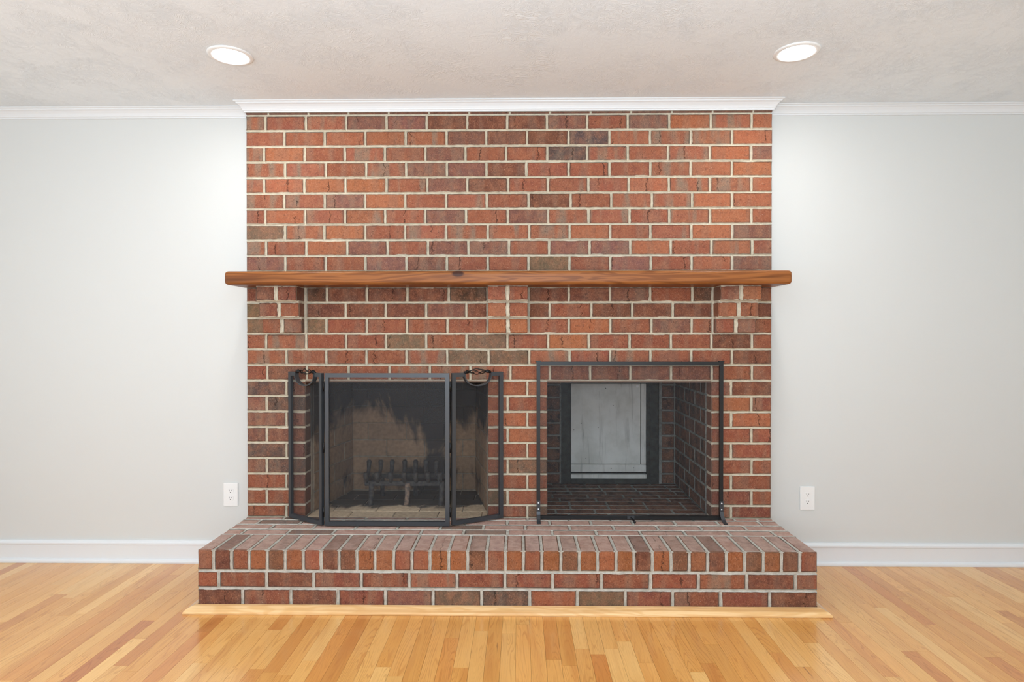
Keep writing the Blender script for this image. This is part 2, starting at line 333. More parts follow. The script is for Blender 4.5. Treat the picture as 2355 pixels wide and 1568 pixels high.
# ------------------------------------------------------------------ room shell
t = 0.12
mb = MB(); mb.box(XL - t, XR + t, YF - t, WY + 0.3, -0.2, -0.012); floor = struct(mb.build('floor', M['oak_j']))
mb = MB(); mb.box(XL - t, XR + t, YF - t, WY + t, CZ, CZ + 0.1); struct(mb.build('ceiling', M['ceil']))
mb = MB(); mb.box(XL - t, -CW, WY, WY + t, -0.012, CZ); mb.box(CW, XR + t, WY, WY + t, -0.012, CZ)
mb.box(-CW, CW, WY + 0.02, WY + t, 1.7, CZ); struct(mb.build('wall_back', M['wall']))
def holed(name, axis, pos, a0, a1, holes):
    # wall with rectangular window holes; axis 'x' runs along x at y=pos, axis 'y' runs along y at x=pos
    mb = MB(); hs = sorted(holes); cur = a0
    def seg(u0, u1, z0, z1):
        if u1 - u0 < 1e-4 or z1 - z0 < 1e-4: return
        if axis == 'x': mb.box(u0, u1, pos - t, pos, z0, z1)
        elif pos < 0: mb.box(pos - t, pos, u0, u1, z0, z1)
        else: mb.box(pos, pos + t, u0, u1, z0, z1)
    for (u0, u1, z0, z1) in hs:
        seg(cur, u0, -0.012, CZ); seg(u0, u1, -0.012, z0); seg(u0, u1, z1, CZ); cur = u1
    seg(cur, a1, -0.012, CZ); return struct(mb.build(name, M['wall']))
holed('wall_front', 'x', YF, XL - t, XR + t, [(-2.7, 1.9, 0.35, 2.25)])
holed('wall_left', 'y', XL, YF, WY, [(-4.0, -1.4, 0.5, 2.2)])
holed('wall_right', 'y', XR, YF, WY, [])
def casing(name, axis, pos, u0, u1, z0, z1):
    mb = MB(); w = 0.08; d = 0.02
    for a, b, c, e in ((u0 - w, u0, z0 - w, z1 + w), (u1, u1 + w, z0 - w, z1 + w), (u0, u1, z1, z1 + w), (u0, u1, z0 - w, z0), ((u0 + u1) / 2 - .025, (u0 + u1) / 2 + .025, z0, z1)):
        if axis == 'x': mb.box(a, b, pos, pos + d, c, e)
        else: mb.box(pos, pos + d, a, b, c, e)
    return struct(mb.build(name, M['white']))
casing('window_added', 'x', YF, -2.7, 1.9, 0.35, 2.25); casing('window_2', 'y', XL, -4.0, -1.4, 0.5, 2.2)  # the front window is unseen, added to carry the front fill light

# crown moulding, mitred round the breast
cr = [(0.0, CZ - 0.052), (0.006, CZ - 0.052), (0.007, CZ - 0.045), (0.011, CZ - 0.043), (0.0125, CZ - 0.038), (0.018, CZ - 0.028), (0.027, CZ - 0.018),
      (0.036, CZ - 0.013), (0.037, CZ - 0.008), (0.042, CZ - 0.007), (0.046, CZ - 0.004), (0.046, CZ - 0.0005), (0.0, CZ - 0.0005)]
mb = MB(); mb.sweep(cr, [(XL + .001, WY), (-CW - .002, WY), (-CW - .002, 0.0 - .002), (CW + .002, 0.0 - .002), (CW + .002, WY), (XR - .001, WY)], 1)
struct(mb.build('trim_1', M['white']))
# baseboards with cap and shoe
bs = [(0, 0.0005), (0.028, 0.0005), (0.028, 0.010), (0.025, 0.017), (0.019, 0.021), (0.014, 0.022), (0.014, 0.094), (0.019, 0.097), (0.019, 0.106), (0.013, 0.112), (0.009, 0.118), (0, 0.118)]
for nm, path in (('baseboard_left', [(XL + .001, WY), (-CW - .001, WY)]), ('baseboard_right', [(CW + .001, WY), (XR - .001, WY)])):
    mb = MB(); mb.sweep(bs, path, 1); struct(mb.build(nm, M['white']))
# oak bead round the foot of the hearth
ql = [(0.0, 0.001), (0.044, 0.001), (0.044, 0.007), (0.041, 0.012), (0.031, 0.020), (0.015, 0.0265), (0.0, 0.028)]
for nm, path in (('trim_2', [(-CW - .002, -HD - .003), (CW + .002, -HD - .003)]),):
    mb = MB(); n0 = 0
    # front piece with mitred ends
    K = len(ql)
    for sx in (-1, 1):
        for (o_, z_) in ql: mb.v.append(Vector((sx * (CW + .002 + o_), -HD - .003 - o_, z_)))
    for k in range(K): mb.f.append([k, (k + 1) % K, K + (k + 1) % K, K + k])
    mb.f.append(list(range(K))[::-1]); mb.f.append(list(range(K, 2 * K))); tr2 = struct(mb.build(nm, M['trimwood']))
for nm, sx in (('trim_3', -1), ('trim_4', 1)):
    mb = MB(); K = len(ql)
    for yy, mit in ((-HD - .003, 1), (WY - 0.03, 0)):
        for (o_, z_) in ql: mb.v.append(Vector((sx * (CW + .002 + o_), yy - o_ * mit, z_)))
    for k in range(K): mb.f.append([k, (k + 1) % K, K + (k + 1) % K, K + k])
    mb.f.append(list(range(K))[::-1]); mb.f.append(list(range(K, 2 * K))); struct(mb.build(nm, M['oak_j']))

# ------------------------------------------------------------------ oak strip floor: every visible strip a part
PW = 0.0572
tones = [((220, 158, 84), 5), ((227, 167, 94), 7), ((231, 175, 102), 5), ((236, 185, 114), 3), ((214, 148, 78), 4), ((206, 136, 70), 2), ((194, 122, 64), 0.6)]
pool = [c for c, k in tones for _ in range(int(k * 5))]
pm = {}
def plank_mesh(L):
    q = round(L / 0.02)
    if q not in pm:
        b_ = MB(); L2 = q * 0.02; b_.box(-PW / 2 + .00035, PW / 2 - .00035, -L2 / 2 + .0003, L2 / 2 - .0003, -0.0115, 0)
        pm[q] = mesh_me('plank', b_, M['oak'])
    return pm[q], q * 0.02
def mesh_me(name, b_, m):
    me = bpy.data.meshes.new(name); me.from_pydata([tuple(v) for v in b_.v], [], b_.f); me.materials.append(m)
    bm = bmesh.new(); bm.from_mesh(me); bmesh.ops.recalc_face_normals(bm, faces=bm.faces); bm.to_mesh(me); bm.free(); return me
far = MB(); cnt = 0
nx = int((XR - XL) / PW)
for i in range(nx + 1):
    x = XL + PW / 2 + i * PW
    under = abs(x) < CW + 0.01
    y = WY - 0.001 if not under else (-HD + 0.02)
    first = True
    if x + PW / 2 > XR: continue
    while y > YF:
        L = round(rnd.uniform(0.4, 1.1) * (rnd.uniform(0.3, 1.0) if first else 1.0) / 0.02) * 0.02
        first = False
        if y - L < YF + 0.02: L = math.floor((y - YF) / 0.02) * 0.02
        if L < 0.04: break
        if y > -1.22 and abs(x) < 2.78 and cnt < 300:
            me, L = plank_mesh(L); o = bpy.data.objects.new('plank', me); COL.objects.link(o); o.parent = floor; o.location = (x, y - L / 2, 0)
            c = rnd.choice(pool); jit = rnd.uniform(1.0, 1.09); o.color = tuple(min(1, v * jit) for v in lin(*c)[:3]) + (1,); cnt += 1
        else:
            far.box(x - PW / 2 + .0003, x + PW / 2 - .0003, y - L + .0003, y - .0003, -0.0115, 0)
        y -= L
o = far.build('distant_planks', M['oak_j'], floor); o['kind'] = 'stuff'
print('planks', cnt)

# ------------------------------------------------------------------ masonry
TONE = dict(r=((150, 84, 60), .35), o=((170, 100, 66), .25), p=((126, 83, 71), .5), b=((114, 67, 50), .3), d=((86, 72, 68), .5), g=((118, 97, 74), .3),
            m=((157, 93, 67), 1.0), k=((80, 57, 43), .3), x=((62, 45, 39), .3), y=((48, 42, 40), .3), z=((80, 56, 46), .3), t=((136, 75, 57), .5), u=((136, 90, 76), .6), v=((104, 98, 92), .5),
            n=((156, 92, 52), .2), q=((116, 76, 54), .3))
bmesh_cache = {}
def brick_mesh(w, d, h, m, name='brick', bev=0.0032):
    # four slightly uneven variants per size, 44 triangles each
    key = (round(w / .003), round(d / .003), round(h / .003), m.name, rnd.randrange(4))
    if key not in bmesh_cache:
        w2, d2, h2 = (k * .003 for k in key[:3]); r = random.Random(hash(key[:3]) + key[4]) if False else random.Random(key[0] * 7 + key[1] * 13 + key[2] * 29 + key[4] * 101)
        bm = bmesh.new(); bmesh.ops.create_cube(bm, size=1.0)
        for v in bm.verts:
            v.co = Vector((v.co.x * w2 + r.uniform(-.0011, .0011), v.co.y * d2, v.co.z * h2 + r.uniform(-.0009, .0009)))
        bmesh.ops.bevel(bm, geom=bm.edges[:], offset=bev * r.uniform(.8, 1.25), segments=1, affect='EDGES')
        me = bpy.data.meshes.new(name); bm.to_mesh(me); bm.free(); me.materials.append(m); bmesh_cache[key] = me
    return bmesh_cache[key]
class Masonry:
    """bricks on a plane: origin O, U along, V up, N out of the wall. A ragged mortar lip is drawn round each brick into one part."""
    def __init__(s, parent, m_mortar_): s.p = parent; s.mb = MB(); s.mm = m_mortar_; s.n = 0
    def plane(s, O, U, V): s.O = Vector(O); s.U = Vector(U).normalized(); s.V = Vector(V).normalized(); s.N = s.U.cross(s.V).normalized(); return s
    def P(s, u, v, n): return s.O + s.U * u + s.V * v + s.N * n
    def ring(s, u0, u1, v0, v1, mg=(.006, .006, .006, .006), face=0.0, lip=.0006, rag=.0014, groove=-.0085, step=0.011):
        l, r, b, t_ = mg; W_ = u1 - u0; H_ = v1 - v0
        pts = []
        def edge(ax, ay, bx, by, ox, oy, n):
            for i in range(n):
                f = i / n; pts.append((ax + (bx - ax) * f, ay + (by - ay) * f, ox, oy))
        nu = max(2, int(W_ / step)); nv = max(2, int(H_ / step))
        # perimeter counter-clockwise; each point knows which sides it belongs to
        per = []
        for i in range(nu): per.append((u0 + W_ * i / nu, v0, 'b' if i else 'bl'))
        for i in range(nv): per.append((u1, v0 + H_ * i / nv, 'r' if i else 'br'))
        for i in range(nu): per.append((u1 - W_ * i / nu, v1, 't' if i else 'tr'))
        for i in range(nv): per.append((u0, v1 - H_ * i / nv, 'l' if i else 'tl'))
        inn, lipp, out = [], [], []
        big = rnd.random() < 0.25; bx = rnd.randrange(len(per))
        for i, (u, v, sd) in enumerate(per):
            a = rnd.uniform(-.2, 1.0) * rag + (rag * 1.3 if big and abs(i - bx) < 3 else 0)
            du = (a if 'l' in sd else 0) - (a if 'r' in sd else 0); dv = (a if 'b' in sd else 0) - (a if 't' in sd else 0)
            if (('l' in sd and l == 0) or ('r' in sd and r == 0)): du = 0
            if (('b' in sd and b == 0) or ('t' in sd and t_ == 0)): dv = 0
            z = len([c for c in sd if dict(l=l, r=r, b=b, t=t_)[c] == 0]) == len(sd)
            inn.append(s.P(u + du, v + dv, face + lip * (0 if z else 1) - (0.004 if z else 0)))
            lu = (-l * .22 if 'l' in sd else 0) + (r * .22 if 'r' in sd else 0); lv = (-b * .22 if 'b' in sd else 0) + (t_ * .22 if 't' in sd else 0)
            lipp.append(s.P(u + lu, v + lv, face - (.0012 if not z else .004)))
            ou = (-l if 'l' in sd else 0) + (r if 'r' in sd else 0); ov = (-b if 'b' in sd else 0) + (t_ if 't' in sd else 0)
            out.append(s.P(u + ou, v + ov, face + groove))
        n0 = len(s.mb.v); L = len(per); s.mb.v += inn + lipp + out
        for i in range(L):
            j = (i + 1) % L
            s.mb.f.append([n0 + i, n0 + L + i, n0 + L + j, n0 + j]); s.mb.f.append([n0 + L + i, n0 + 2 * L + i, n0 + 2 * L + j, n0 + L + j])
    def brick(s, u0, u1, v0, v1, tone='r', depth=0.09, mg=(.006, .006, .006, .006), out=0.0, m=None, name='brick', ring=True, parent=None, **kw):
        me = brick_mesh(u1 - u0, depth, v1 - v0, m or M['brick'], name)
        o = bpy.data.objects.new(name, me); COL.objects.link(o); pr = parent or s.p; o.parent = pr
        jit = rnd.uniform(-.0008, .0008)
        c = s.P((u0 + u1) / 2, (v0 + v1) / 2, -depth / 2 + out + jit)
        o.matrix_local = Matrix.Translation(c - world_loc(pr)) @ Matrix((s.U, -s.N, s.V)).transposed().to_4x4()
        rgb, fl = TONE[tone]; k = rnd.uniform(.9, 1.08); l3 = lin(*rgb)[:3]
        o.color = (min(1, l3[0] * k), min(1, l3[1] * k * rnd.uniform(.94, 1.06)), min(1, l3[2] * k * rnd.uniform(.92, 1.08)), fl)
        s.n += 1
        if ring: s.ring(u0, u1, v0, v1, mg, face=out, **kw)
        return o
    def finish(s, name='mortar', parent=None):
        me_o = mesh_obj(name, s.mb.v, s.mb.f, s.mm, parent or s.p); return me_o

PITCH = 0.0814; BH = 0.0706; G = 0.0110; ZT = 2.0959 + HT    # course pitch, brick height, joint, top of the first full course
def ztop(n): return ZT - n * PITCH
ROWS = {
 0: ([610, 703.5, 796, 889, 981.3, 1074.5, 1166.5, 1257.6, 1350.2, 1443.6, 1539, 1634.5, 1728.5], 'mrmppbbbprpomo'),
 1: ([654, 746.7, 840, 932.8, 1026.8, 1118, 1212, 1307.5, 1401.5, 1494.7, 1588.8, 1683.6], 'rroombbbdmmmo'),
 2: ([607, 700.6, 792.4, 885, 978.2, 1070.3, 1163.7, 1258.4, 1350, 1443.6, 1536.3, 1632.5, 1727.7], 'mormrprrdmrmop'),
 3: ([655.5, 749, 842, 934, 1027.6, 1118.8, 1210.7, 1307.5, 1402, 1495.6, 1589, 1683], 'mmrmppbrrrmoo'),
 4: ([607, 699.8, 794.4, 888.7, 982.4, 1074.5, 1168.5, 1259.8, 1353, 1445.9, 1538.2, 1633, 1728], 'mooompbrmrommo'),
 5: ([653.5, 746.7, 839.3, 932, 1026, 1119.4, 1215.5, 1312.3, 1405.8, 1499, 1591.6, 1684], 'mmuormrbrmmoo'),
 6: ([610, 701.2, 793, 885.9, 977.7, 1071.7, 1167.7, 1260.4, 1353.8, 1447.9, 1539, 1633, 1728], 'rommrprpmmrmor'),
 7: ([655.5, 746, 839.6, 931.4, 1026, 1121.6, 1216.9, 1309.8, 1403, 1495.6, 1590, 1684], 'gmormmmmormop'),
 8: ([612, 704.6, 798.6, 891.2, 984, 1077.3, 1170.5, 1262.6, 1355.8, 1449.3, 1542.4, 1636, 1730], 'mroprpprupormr'),
 9: ([656, 749, 840.7, 934.7, 1027.6, 1121.6, 1215.5, 1309.5, 1403.5, 1496.4, 1590.4, 1684], 'prruprrgrurop'),
 14: ([612, 704, 796, 887.5, 980, 1072.6, 1167, 1260.5, 1353.5, 1448, 1542.6, 1636, 1729], 'rmrrgrgrorrrbr'),
 15: ([658.8, 750.6, 842.8, 935, 1028.4, 1123.7, 1217, 1310, 1403, 1495.8, 1589.7, 1683], 'mmrrmggmrmrrb'),
 16: ([614.6, 705.6, 801.8, 896, 988.6, 1082, 1174, 1264.5, 1357, 1449.6, 1543, 1636.5, 1729], 'rbrrmmmrbbbbrr'),
}
def xs(js, n, y=0.0):
    v = 286 + 35.8 * n; return [aty(j, v, y).x for j in js]
OL0, OL1 = aty(702, 1000, 0).x, aty(1122, 1000, 0).x       # left firebox opening
OR0, OR1 = aty(1258.5, 1000, 0).x, aty(1636, 1000, 0).x    # right firebox opening
OPT = ztop(17) + 0.0     # opening top (underside of course 16)
breast = empty('chimney_breast', (0, 0.05, HT), 'wide red brick chimney breast with pale mortar rising behind the raised hearth', 'fireplace')
B = Masonry(breast, M['mortar']).plane((0, 0, 0), (1, 0, 0), (0, 0, 1))
B.N = Vector((0, -1, 0))
def course(n, joints, tones_, x0=-CW, x1=CW, first_edge=True, last_edge=True, mgl=0.0, mgr=0.0, base=0.0):
    xx = [x0] + xs(joints, n) + [x1]; zt = ztop(n)
    for i in range(len(xx) - 1):
        a = xx[i] + (G / 2 if i else 0); b = xx[i + 1] - (G / 2 if i < len(xx) - 2 else 0)
        B.brick(a, b, zt - BH, zt, tones_[i % len(tones_)], mg=(G / 2 if i else mgl, G / 2 if i < len(xx) - 2 else mgr, G / 2, G / 2))
for n, (j, tn) in ROWS.items(): course(n, j, tn)
# courses 11-13 between the corbels
cl1, cl2, cl3 = aty(607, 720, 0).x, aty(699, 720, 0).x, 0
c_l = (aty(611, 720, 0).x, aty(699.5, 720, 0).x); c_m = (aty(1124, 720, 0).x, aty(1213, 720, 0).x); c_r = (aty(1641.5, 720, 0).x, aty(1731, 720, 0).x)
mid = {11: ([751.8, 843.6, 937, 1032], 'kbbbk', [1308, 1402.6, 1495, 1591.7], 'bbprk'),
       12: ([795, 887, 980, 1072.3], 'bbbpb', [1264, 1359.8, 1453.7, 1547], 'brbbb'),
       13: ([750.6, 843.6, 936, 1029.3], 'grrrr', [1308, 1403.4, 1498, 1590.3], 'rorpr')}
for n, (a, ta, b, tb) in mid.items():
    course(n, a, ta, c_l[1] + .016, c_m[0] - .012, mgl=.014, mgr=.011)
    course(n, b, tb, c_m[1] + .012, c_r[0] - .012, mgl=.011, mgr=.011)
    course(n, [], {11: 't', 12: 'g', 13: 'g'}[n], -CW, c_l[0] - .004, mgr=.004)
    course(n, [], {11: 'r', 12: 'b', 13: 'r'}[n], c_r[1] + .004, CW, mgl=.004)
# piers
pier_t = {'L': 'upudruprtprdpurdt', 'M': 'rororrorgrotrrrtr', 'R': 'rrbrrtrrortrpurt'}
kk = 0
for n in range(17, 26):
    odd = (n % 2 == 1); v = 286 + 35.8 * n
    for key, (a, b) in (('L', (-CW, OL0)), ('M', (OL1, OR0)), ('R', (OR1, CW))):
        jn = {'L': 658.5 if odd else 613.5, 'M': 1212.5 if odd else 1167.5, 'R': 1681 if odd else 1728}[key]
        j = aty(jn, v, 0).x; zt = ztop(n); tn = pier_t[key]; zb = zt - BH if n < 25 else HT + .004
        t1 = 'g' if (key == 'M' and n == 22) else tn[kk % len(tn)]; t2 = tn[(kk + 3) % len(tn)]; kk += 1
        B.brick(a, j - G / 2, zb, zt, t2, mg=(0, G / 2, G / 2, G / 2)); B.brick(j + G / 2, b, zb, zt, t1, mg=(G / 2, 0, G / 2, G / 2))
print('breast bricks', B.n)
# course 10 behind the shelf, the cut course under the crown: hardly seen, one part
hb = MB()
for n, off in ((10, 0), (-1, .5)):
    for i in range(-7, 8):
        a = max(-CW, (i - .5 + off) * 0.2104 + G / 2 + .01); b = min(CW, (i + .5 + off) * 0.2104 - G / 2 + .01)
        if b - a > .02: hb.box(a, b, 0.0, 0.08, ztop(n) - BH, min(ztop(n), CZ - .053))
o = hb.build('cut_bricks', M['brick'], breast); o['kind'] = 'stuff'; o.color = lin(120, 70, 54)[:3] + (.3,)
# mortar bed behind the bricks (with the two openings left free)
s_ = B.mb
for (a, b, z0, z1) in ((-CW + .002, CW - .002, OPT + .004, CZ - .001), (-CW + .002, OL0 - .002, HT - .02, OPT + .004), (OL1 + .002, OR0 - .002, HT - .02, OPT + .004), (OR1 + .002, CW - .002, HT - .02, OPT + .004)):
    s_.box(a, b, 0.0052, 0.085, z0, z1)
mo = B.finish('mortar'); mo['label'] = 'pale cream mortar joints'
# corbels
def corbel(x0, x1, tn, lab):
    c = bpy.data.objects.new('corbel', None); COL.objects.link(c); c.parent = breast; c.location = Vector(((x0 + x1) / 2, 0, ztop(13) - BH)) - world_loc(breast); c['label'] = lab
    mc = Masonry(c, M['mortar']); k = 0
    for n, pr in ((13, 0.040), (12, 0.078), (11, 0.116)):
        mc.plane((0, -pr, 0), (1, 0, 0), (0, 0, 1)); mc.N = Vector((0, -1, 0)); zt = ztop(n); m_ = (x0 + x1) / 2
        top = zt + (.0 if n > 11 else .0)
        mc.brick(x0, m_ - .008, zt - BH, top, tn[k], depth=pr + .06, mg=(0, .008, 0 if n == 13 else .004, .004), rag=.003); k += 1
        mc.brick(m_ + .008, x1, zt - BH, top, tn[k], depth=pr + .06, mg=(.008, 0, 0 if n == 13 else .004, .004), rag=.003); k += 1
        mc.mb.box(x0 + .002, x1 - .002, -pr + .0045, 0.02, zt - BH + .004, zt - .004)
        mc.mb.box(x0 + .001, x1 - .001, -pr + .002, 0.02, zt - .001, zt + PITCH - BH + .001)
    mc.finish('mortar', c)
corbel(*c_l, 'rutrbt', 'stepped brick corbel at left end of shelf')
corbel(*c_m, 'ooorrr', 'stepped brick corbel under middle of shelf')
corbel(*c_r, 'ruorto', 'stepped brick corbel at right end of shelf')
for a, b in ((OL0, OL1), (OR0, OR1)):
    mb = MB(); mb.box(a - .0, b + .0, 0.003, 0.10, OPT - .004, OPT + .0035); mb.box(a, b, 0.085, 0.0999, OPT + .004, OPT + .07); mb.build('lintel', M['lintel'], breast)

# mantel shelf
mz1, mz0 = ztop(10) - .0 + .002 - .002, ztop(11) + .0015
mz1 = aty(1200, 622, -0.2).z + 0.0
mb = MB(); mb.box(-1.392, 1.389, -0.2, -0.002, mz0, mz1); mo = mb.build('mantel_shelf', M['mantel'])
bm = bmesh.new(); bm.from_mesh(mo.data)
es = [e for e in bm.edges if not all(v.co.y > -0.01 for v in e.verts)]
bmesh.ops.bevel(bm, geom=es, offset=0.016, segments=4, profile=0.5, affect='EDGES'); bm.to_mesh(mo.data); bm.free()
mo['label'] = 'thick stained pine mantel shelf with rounded edges across the red brick wall'; mo['category'] = 'shelf'

# ------------------------------------------------------------------ raised hearth
hearth = empty('raised_hearth', (0, -HD / 2, 0), 'low red brick hearth platform edged with upright bricks, standing on oak floor', 'hearth')
Hm = Masonry(hearth, M['mortar_hearth'])
RL = 0.2085
zA, zB, zC = HT - .0860, HT - .0985, HT - .164; zD, zE = HT - .1755, .002
rj = [491.5, 532.5, 573, 614.7, 656, 697.5, 739, 780, 821, 862.5, 905, 947.5, 989, 1032, 1075.5, 1119.5, 1162.3, 1203.5, 1246, 1290, 1332, 1374, 1416.7, 1458, 1500, 1542.6, 1585, 1627.6, 1670, 1712.6, 1755, 1797, 1839.5]
rt_t = 'rbrnqnrbqnnrrnnqrnrnqnonbnqnbnqnqr'
jx = [aty(p, 1290, -HD).x for p in rj]; g2 = .0115; ed = [-CW] + jx + [CW]
front = lambda: (Hm.plane((0, -HD, 0), (1, 0, 0), (0, 0, 1)), setattr(Hm, 'N', Vector((0, -1, 0))))
front()
for i in range(len(ed) - 1):
    a = ed[i] + (g2 / 2 if i else 0); b = ed[i + 1] - (g2 / 2 if i < len(ed) - 2 else 0)
    Hm.brick(a, b, zA, HT, rt_t[i % len(rt_t)], depth=RL, mg=(g2 / 2 if i else 0, g2 / 2 if i < len(ed) - 2 else 0, .006, 0), lip=.0008)
    Hm.O = Vector((0, 0, HT)); Hm.V = Vector((0, 1, 0)); Hm.N = Vector((0, 0, 1))
    Hm.ring(a, b, -HD, -HD + RL, mg=(g2 / 2 if i else 0, g2 / 2 if i < len(ed) - 2 else 0, 0, .0055), lip=.0008, groove=-.004); front()
for zt_, zb_, jl, tn in ((zB, zC, [503, 613, 721.4, 831, 941, 1051, 1161, 1270.5, 1383, 1496, 1606, 1717.5, 1829.4], 'rtbttmttttrmbtd'),
                      (zD, zE, [558.3, 669, 777, 886.4, 996, 1107.7, 1218, 1327.4, 1438, 1546.8, 1657, 1770], 'btbtugdrgtttbb')):
    e2 = [-CW] + [aty(p, 1340, -HD).x for p in jl] + [CW]
    for i in range(len(e2) - 1):
        a = e2[i] + (.006 if i else 0); b = e2[i + 1] - (.006 if i < len(e2) - 2 else 0)
        Hm.brick(a, b, zb_, zt_, tn[i % len(tn)], depth=.085, mg=(.006 if i else 0, .006 if i < len(e2) - 2 else 0, .0055 if zb_ > .01 else .001, .006), lip=.0008)
# paving behind the edge course
def top(): Hm.O = Vector((0, 0, HT)); Hm.U = Vector((1, 0, 0)); Hm.V = Vector((0, 1, 0)); Hm.N = Vector((0, 0, 1))
top(); y0 = -HD + RL + .011; rp = 0.0785
jt = [[557, 662, 766, 868, 968, 1066, 1167, 1269.5, 1371, 1472, 1573.6, 1675, 1776], [622.7, 720, 818, 914, 1013, 1111.5, 1208, 1310.4, 1411, 1511.5, 1611, 1712.6],
      [591, 690, 785, 880, 976, 1070, 1166.5, 1264, 1359, 1455, 1552, 1650, 1746], [650, 745, 840, 935, 1030, 1120, 1213, 1308, 1403, 1498, 1592, 1687, 1740]]
tt = ['rtvttuvttttturt', 'tuttovtttttrtto', 'uvttuttttuttotr', 'uvtttttuttuttr']
ypx = [1225, 1214, 1203, 1194]
for r_ in range(4):
    ya = y0 + r_ * rp; yb = ya + rp - .0105
    if r_ == 3: yb = -.004
    e3 = [-CW] + [atz(p, ypx[r_], HT).x for p in jt[r_]] + [CW]
    for i in range(len(e3) - 1):
        a = e3[i] + (.006 if i else 0); b = e3[i + 1] - (.006 if i < len(e3) - 2 else 0)
        if b - a < .03: continue
        Hm.brick(a, b, ya, yb, tt[r_][i % len(tt[r_])], depth=.085, mg=(.006 if i else 0, .006 if i < len(e3) - 2 else 0, .0053, .0053), lip=.0008, groove=-.0035)
# return faces on both ends (mostly out of sight) joined with the core
for sx in (-1, 1):
    yy = -HD + RL + .01
    for k in range(2):
        pass
print('hearth bricks', Hm.n)
Hm.mb.box(-CW + .004, CW - .004, -HD + .0048, .07, .001, HT - .0045)
Hm.finish('mortar')
hb = MB()
for sx in (-1, 1):
    x_ = sx * CW
    for (zt_, zb_, off) in ((HT - .088, HT - .164, 0), (HT - .1755, .002, .1)):
        y = -HD + .09 + off
        while y < -.05: hb.box(min(x_, x_ - sx * .05), max(x_, x_ - sx * .05), y, min(y + .195, -.003), zb_, zt_ - .004 if zt_ > .15 else zt_); y += .207
o = hb.build('side_bricks', M['brick'], hearth); o['kind'] = 'stuff'; o.color = lin(150, 84, 64)[:3] + (.3,)

# ------------------------------------------------------------------ right firebox (open through to a boarded doorway)
fr = empty('firebox', (( OR0 + OR1) / 2, .4, HT), 'dark sooty brick firebox behind the single flat mesh screen, boarded at the back', 'firebox')
R = Masonry(fr, M['mortar_sooty']); BK = 0.744; DEP = .085
zrows = [n for n in range(16, 26)]
# side walls: planes at x=OR1 facing -x (right) and x=OR0 facing +x (left)
for xw, sgn in ((OR1, -1), (OR0, 1)):
    R.plane((xw, 0, 0), (0, 1, 0), (0, 0, 1)); R.N = Vector((sgn, 0, 0))
    for n in zrows:
        zt = ztop(n); zb = zt - BH if n < 25 else HT + .003
        js = [.0985, .303, .518, BK] if n % 2 == 0 else [.0985, .19, .41, .62, BK]
        for i in range(len(js) - 1):
            a = js[i] + (.005 if i else .001); b = js[i + 1] - (.005 if i < len(js) - 2 else 0)
            tn = rnd.choice('xxyyz') if sgn < 0 or True else 'x'
            R.brick(a, b, zb, min(zt, OPT + .06), tn, depth=.06, mg=(.005, .005 if i < len(js) - 2 else 0, .006, .006), rag=.0015)
# back wall pieces left and right of the frame
R.plane((0, BK, 0), (1, 0, 0), (0, 0, 1)); R.N = Vector((0, -1, 0))
bx = lambda p: aty(p, 1000, BK).x
for n in zrows:
    zt = ztop(n); zb = zt - BH if n < 25 else HT + .003
    R.brick(OR0 + .002, bx(1287), zb, zt, rnd.choice('xyx'), depth=.06, mg=(0, .012, .006, .006), rag=.001)
    R.brick(bx(1522), OR1 - .008, zb, zt, rnd.choice('xxz'), depth=.06, mg=(.014, .007, .006, .006), rag=.001)
# floor
R.plane((0, 0, HT), (1, 0, 0), (0, 1, 0)); R.N = Vector((0, 0, 1)); y = .003; r_ = 0
while y < BK - .03:
    x = OR0 - rnd.uniform(.02, .18) if r_ else OR0 - .09
    while x < OR1 - .01:
        a = max(OR0 + .003, x + .005); b = min(OR1 - .003, x + .2096 - .005)
        if b - a > .02: R.brick(a, b, y, min(y + .068, BK - .005), rnd.choice('zzx' if y < .3 else 'xxy'), depth=.05, mg=(.005, .005, .005, .005), rag=.002, groove=-.003)
        x += .2096
    y += .0785; r_ += 1
print('right firebox bricks', R.n)
R.mb.box(OR0 - .05, OR0 - .0045, .10, BK + .1, HT - .05, OPT + .12); R.mb.box(OR1 + .0045, OR1 + .05, .10, BK + .1, HT - .05, OPT + .12)
R.mb.box(OR0 - .004, OR1 + .004, .001, BK + .1, HT - .05, HT - .003)
R.mb.box(OR0 - .004, bx(1291), BK + .0045, BK + .06, HT, OPT + .1); R.mb.box(bx(1516), OR1 + .004, BK + .0045, BK + .06, HT, OPT + .1)
mm_ = R.finish('mortar')
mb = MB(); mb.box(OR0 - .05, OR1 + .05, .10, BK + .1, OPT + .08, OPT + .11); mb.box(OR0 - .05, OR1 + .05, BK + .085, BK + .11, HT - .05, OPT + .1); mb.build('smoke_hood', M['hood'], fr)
# doorway frame + weathered board closing the back
fz = lambda p: aty(1400, p, BK).z
dp = empty('access_panel', ((bx(1313) + bx(1487)) / 2, BK, HT), 'weathered grey board in a black frame closing back of right firebox', 'panel')
mb = MB(); mb.box(bx(1291), bx(1305), BK - .012, BK + .03, HT + .003, OPT + .06); mb.box(bx(1305), bx(1312.5), BK - .002, BK + .045, HT + .003, OPT + .06); mb.build('jamb', M['sootmetal'], dp)
mb = MB(); mb.box(bx(1495), bx(1513), BK - .012, BK + .03, HT + .003, OPT + .06); mb.box(bx(1487), bx(1495), BK - .002, BK + .045, HT + .003, OPT + .06); mb.build('jamb', M['sootmetal'], dp)
mb = MB(); mb.box(bx(1312.5), bx(1487), BK - .012, BK + .045, fz(882), OPT + .06); mb.build('head', M['sootmetal'], dp)
mb = MB(); mb.box(bx(1312.5), bx(1487), BK - .010, BK + .045, HT + .003, fz(1100)); mb.build('threshold', M['sootmetal'], dp)
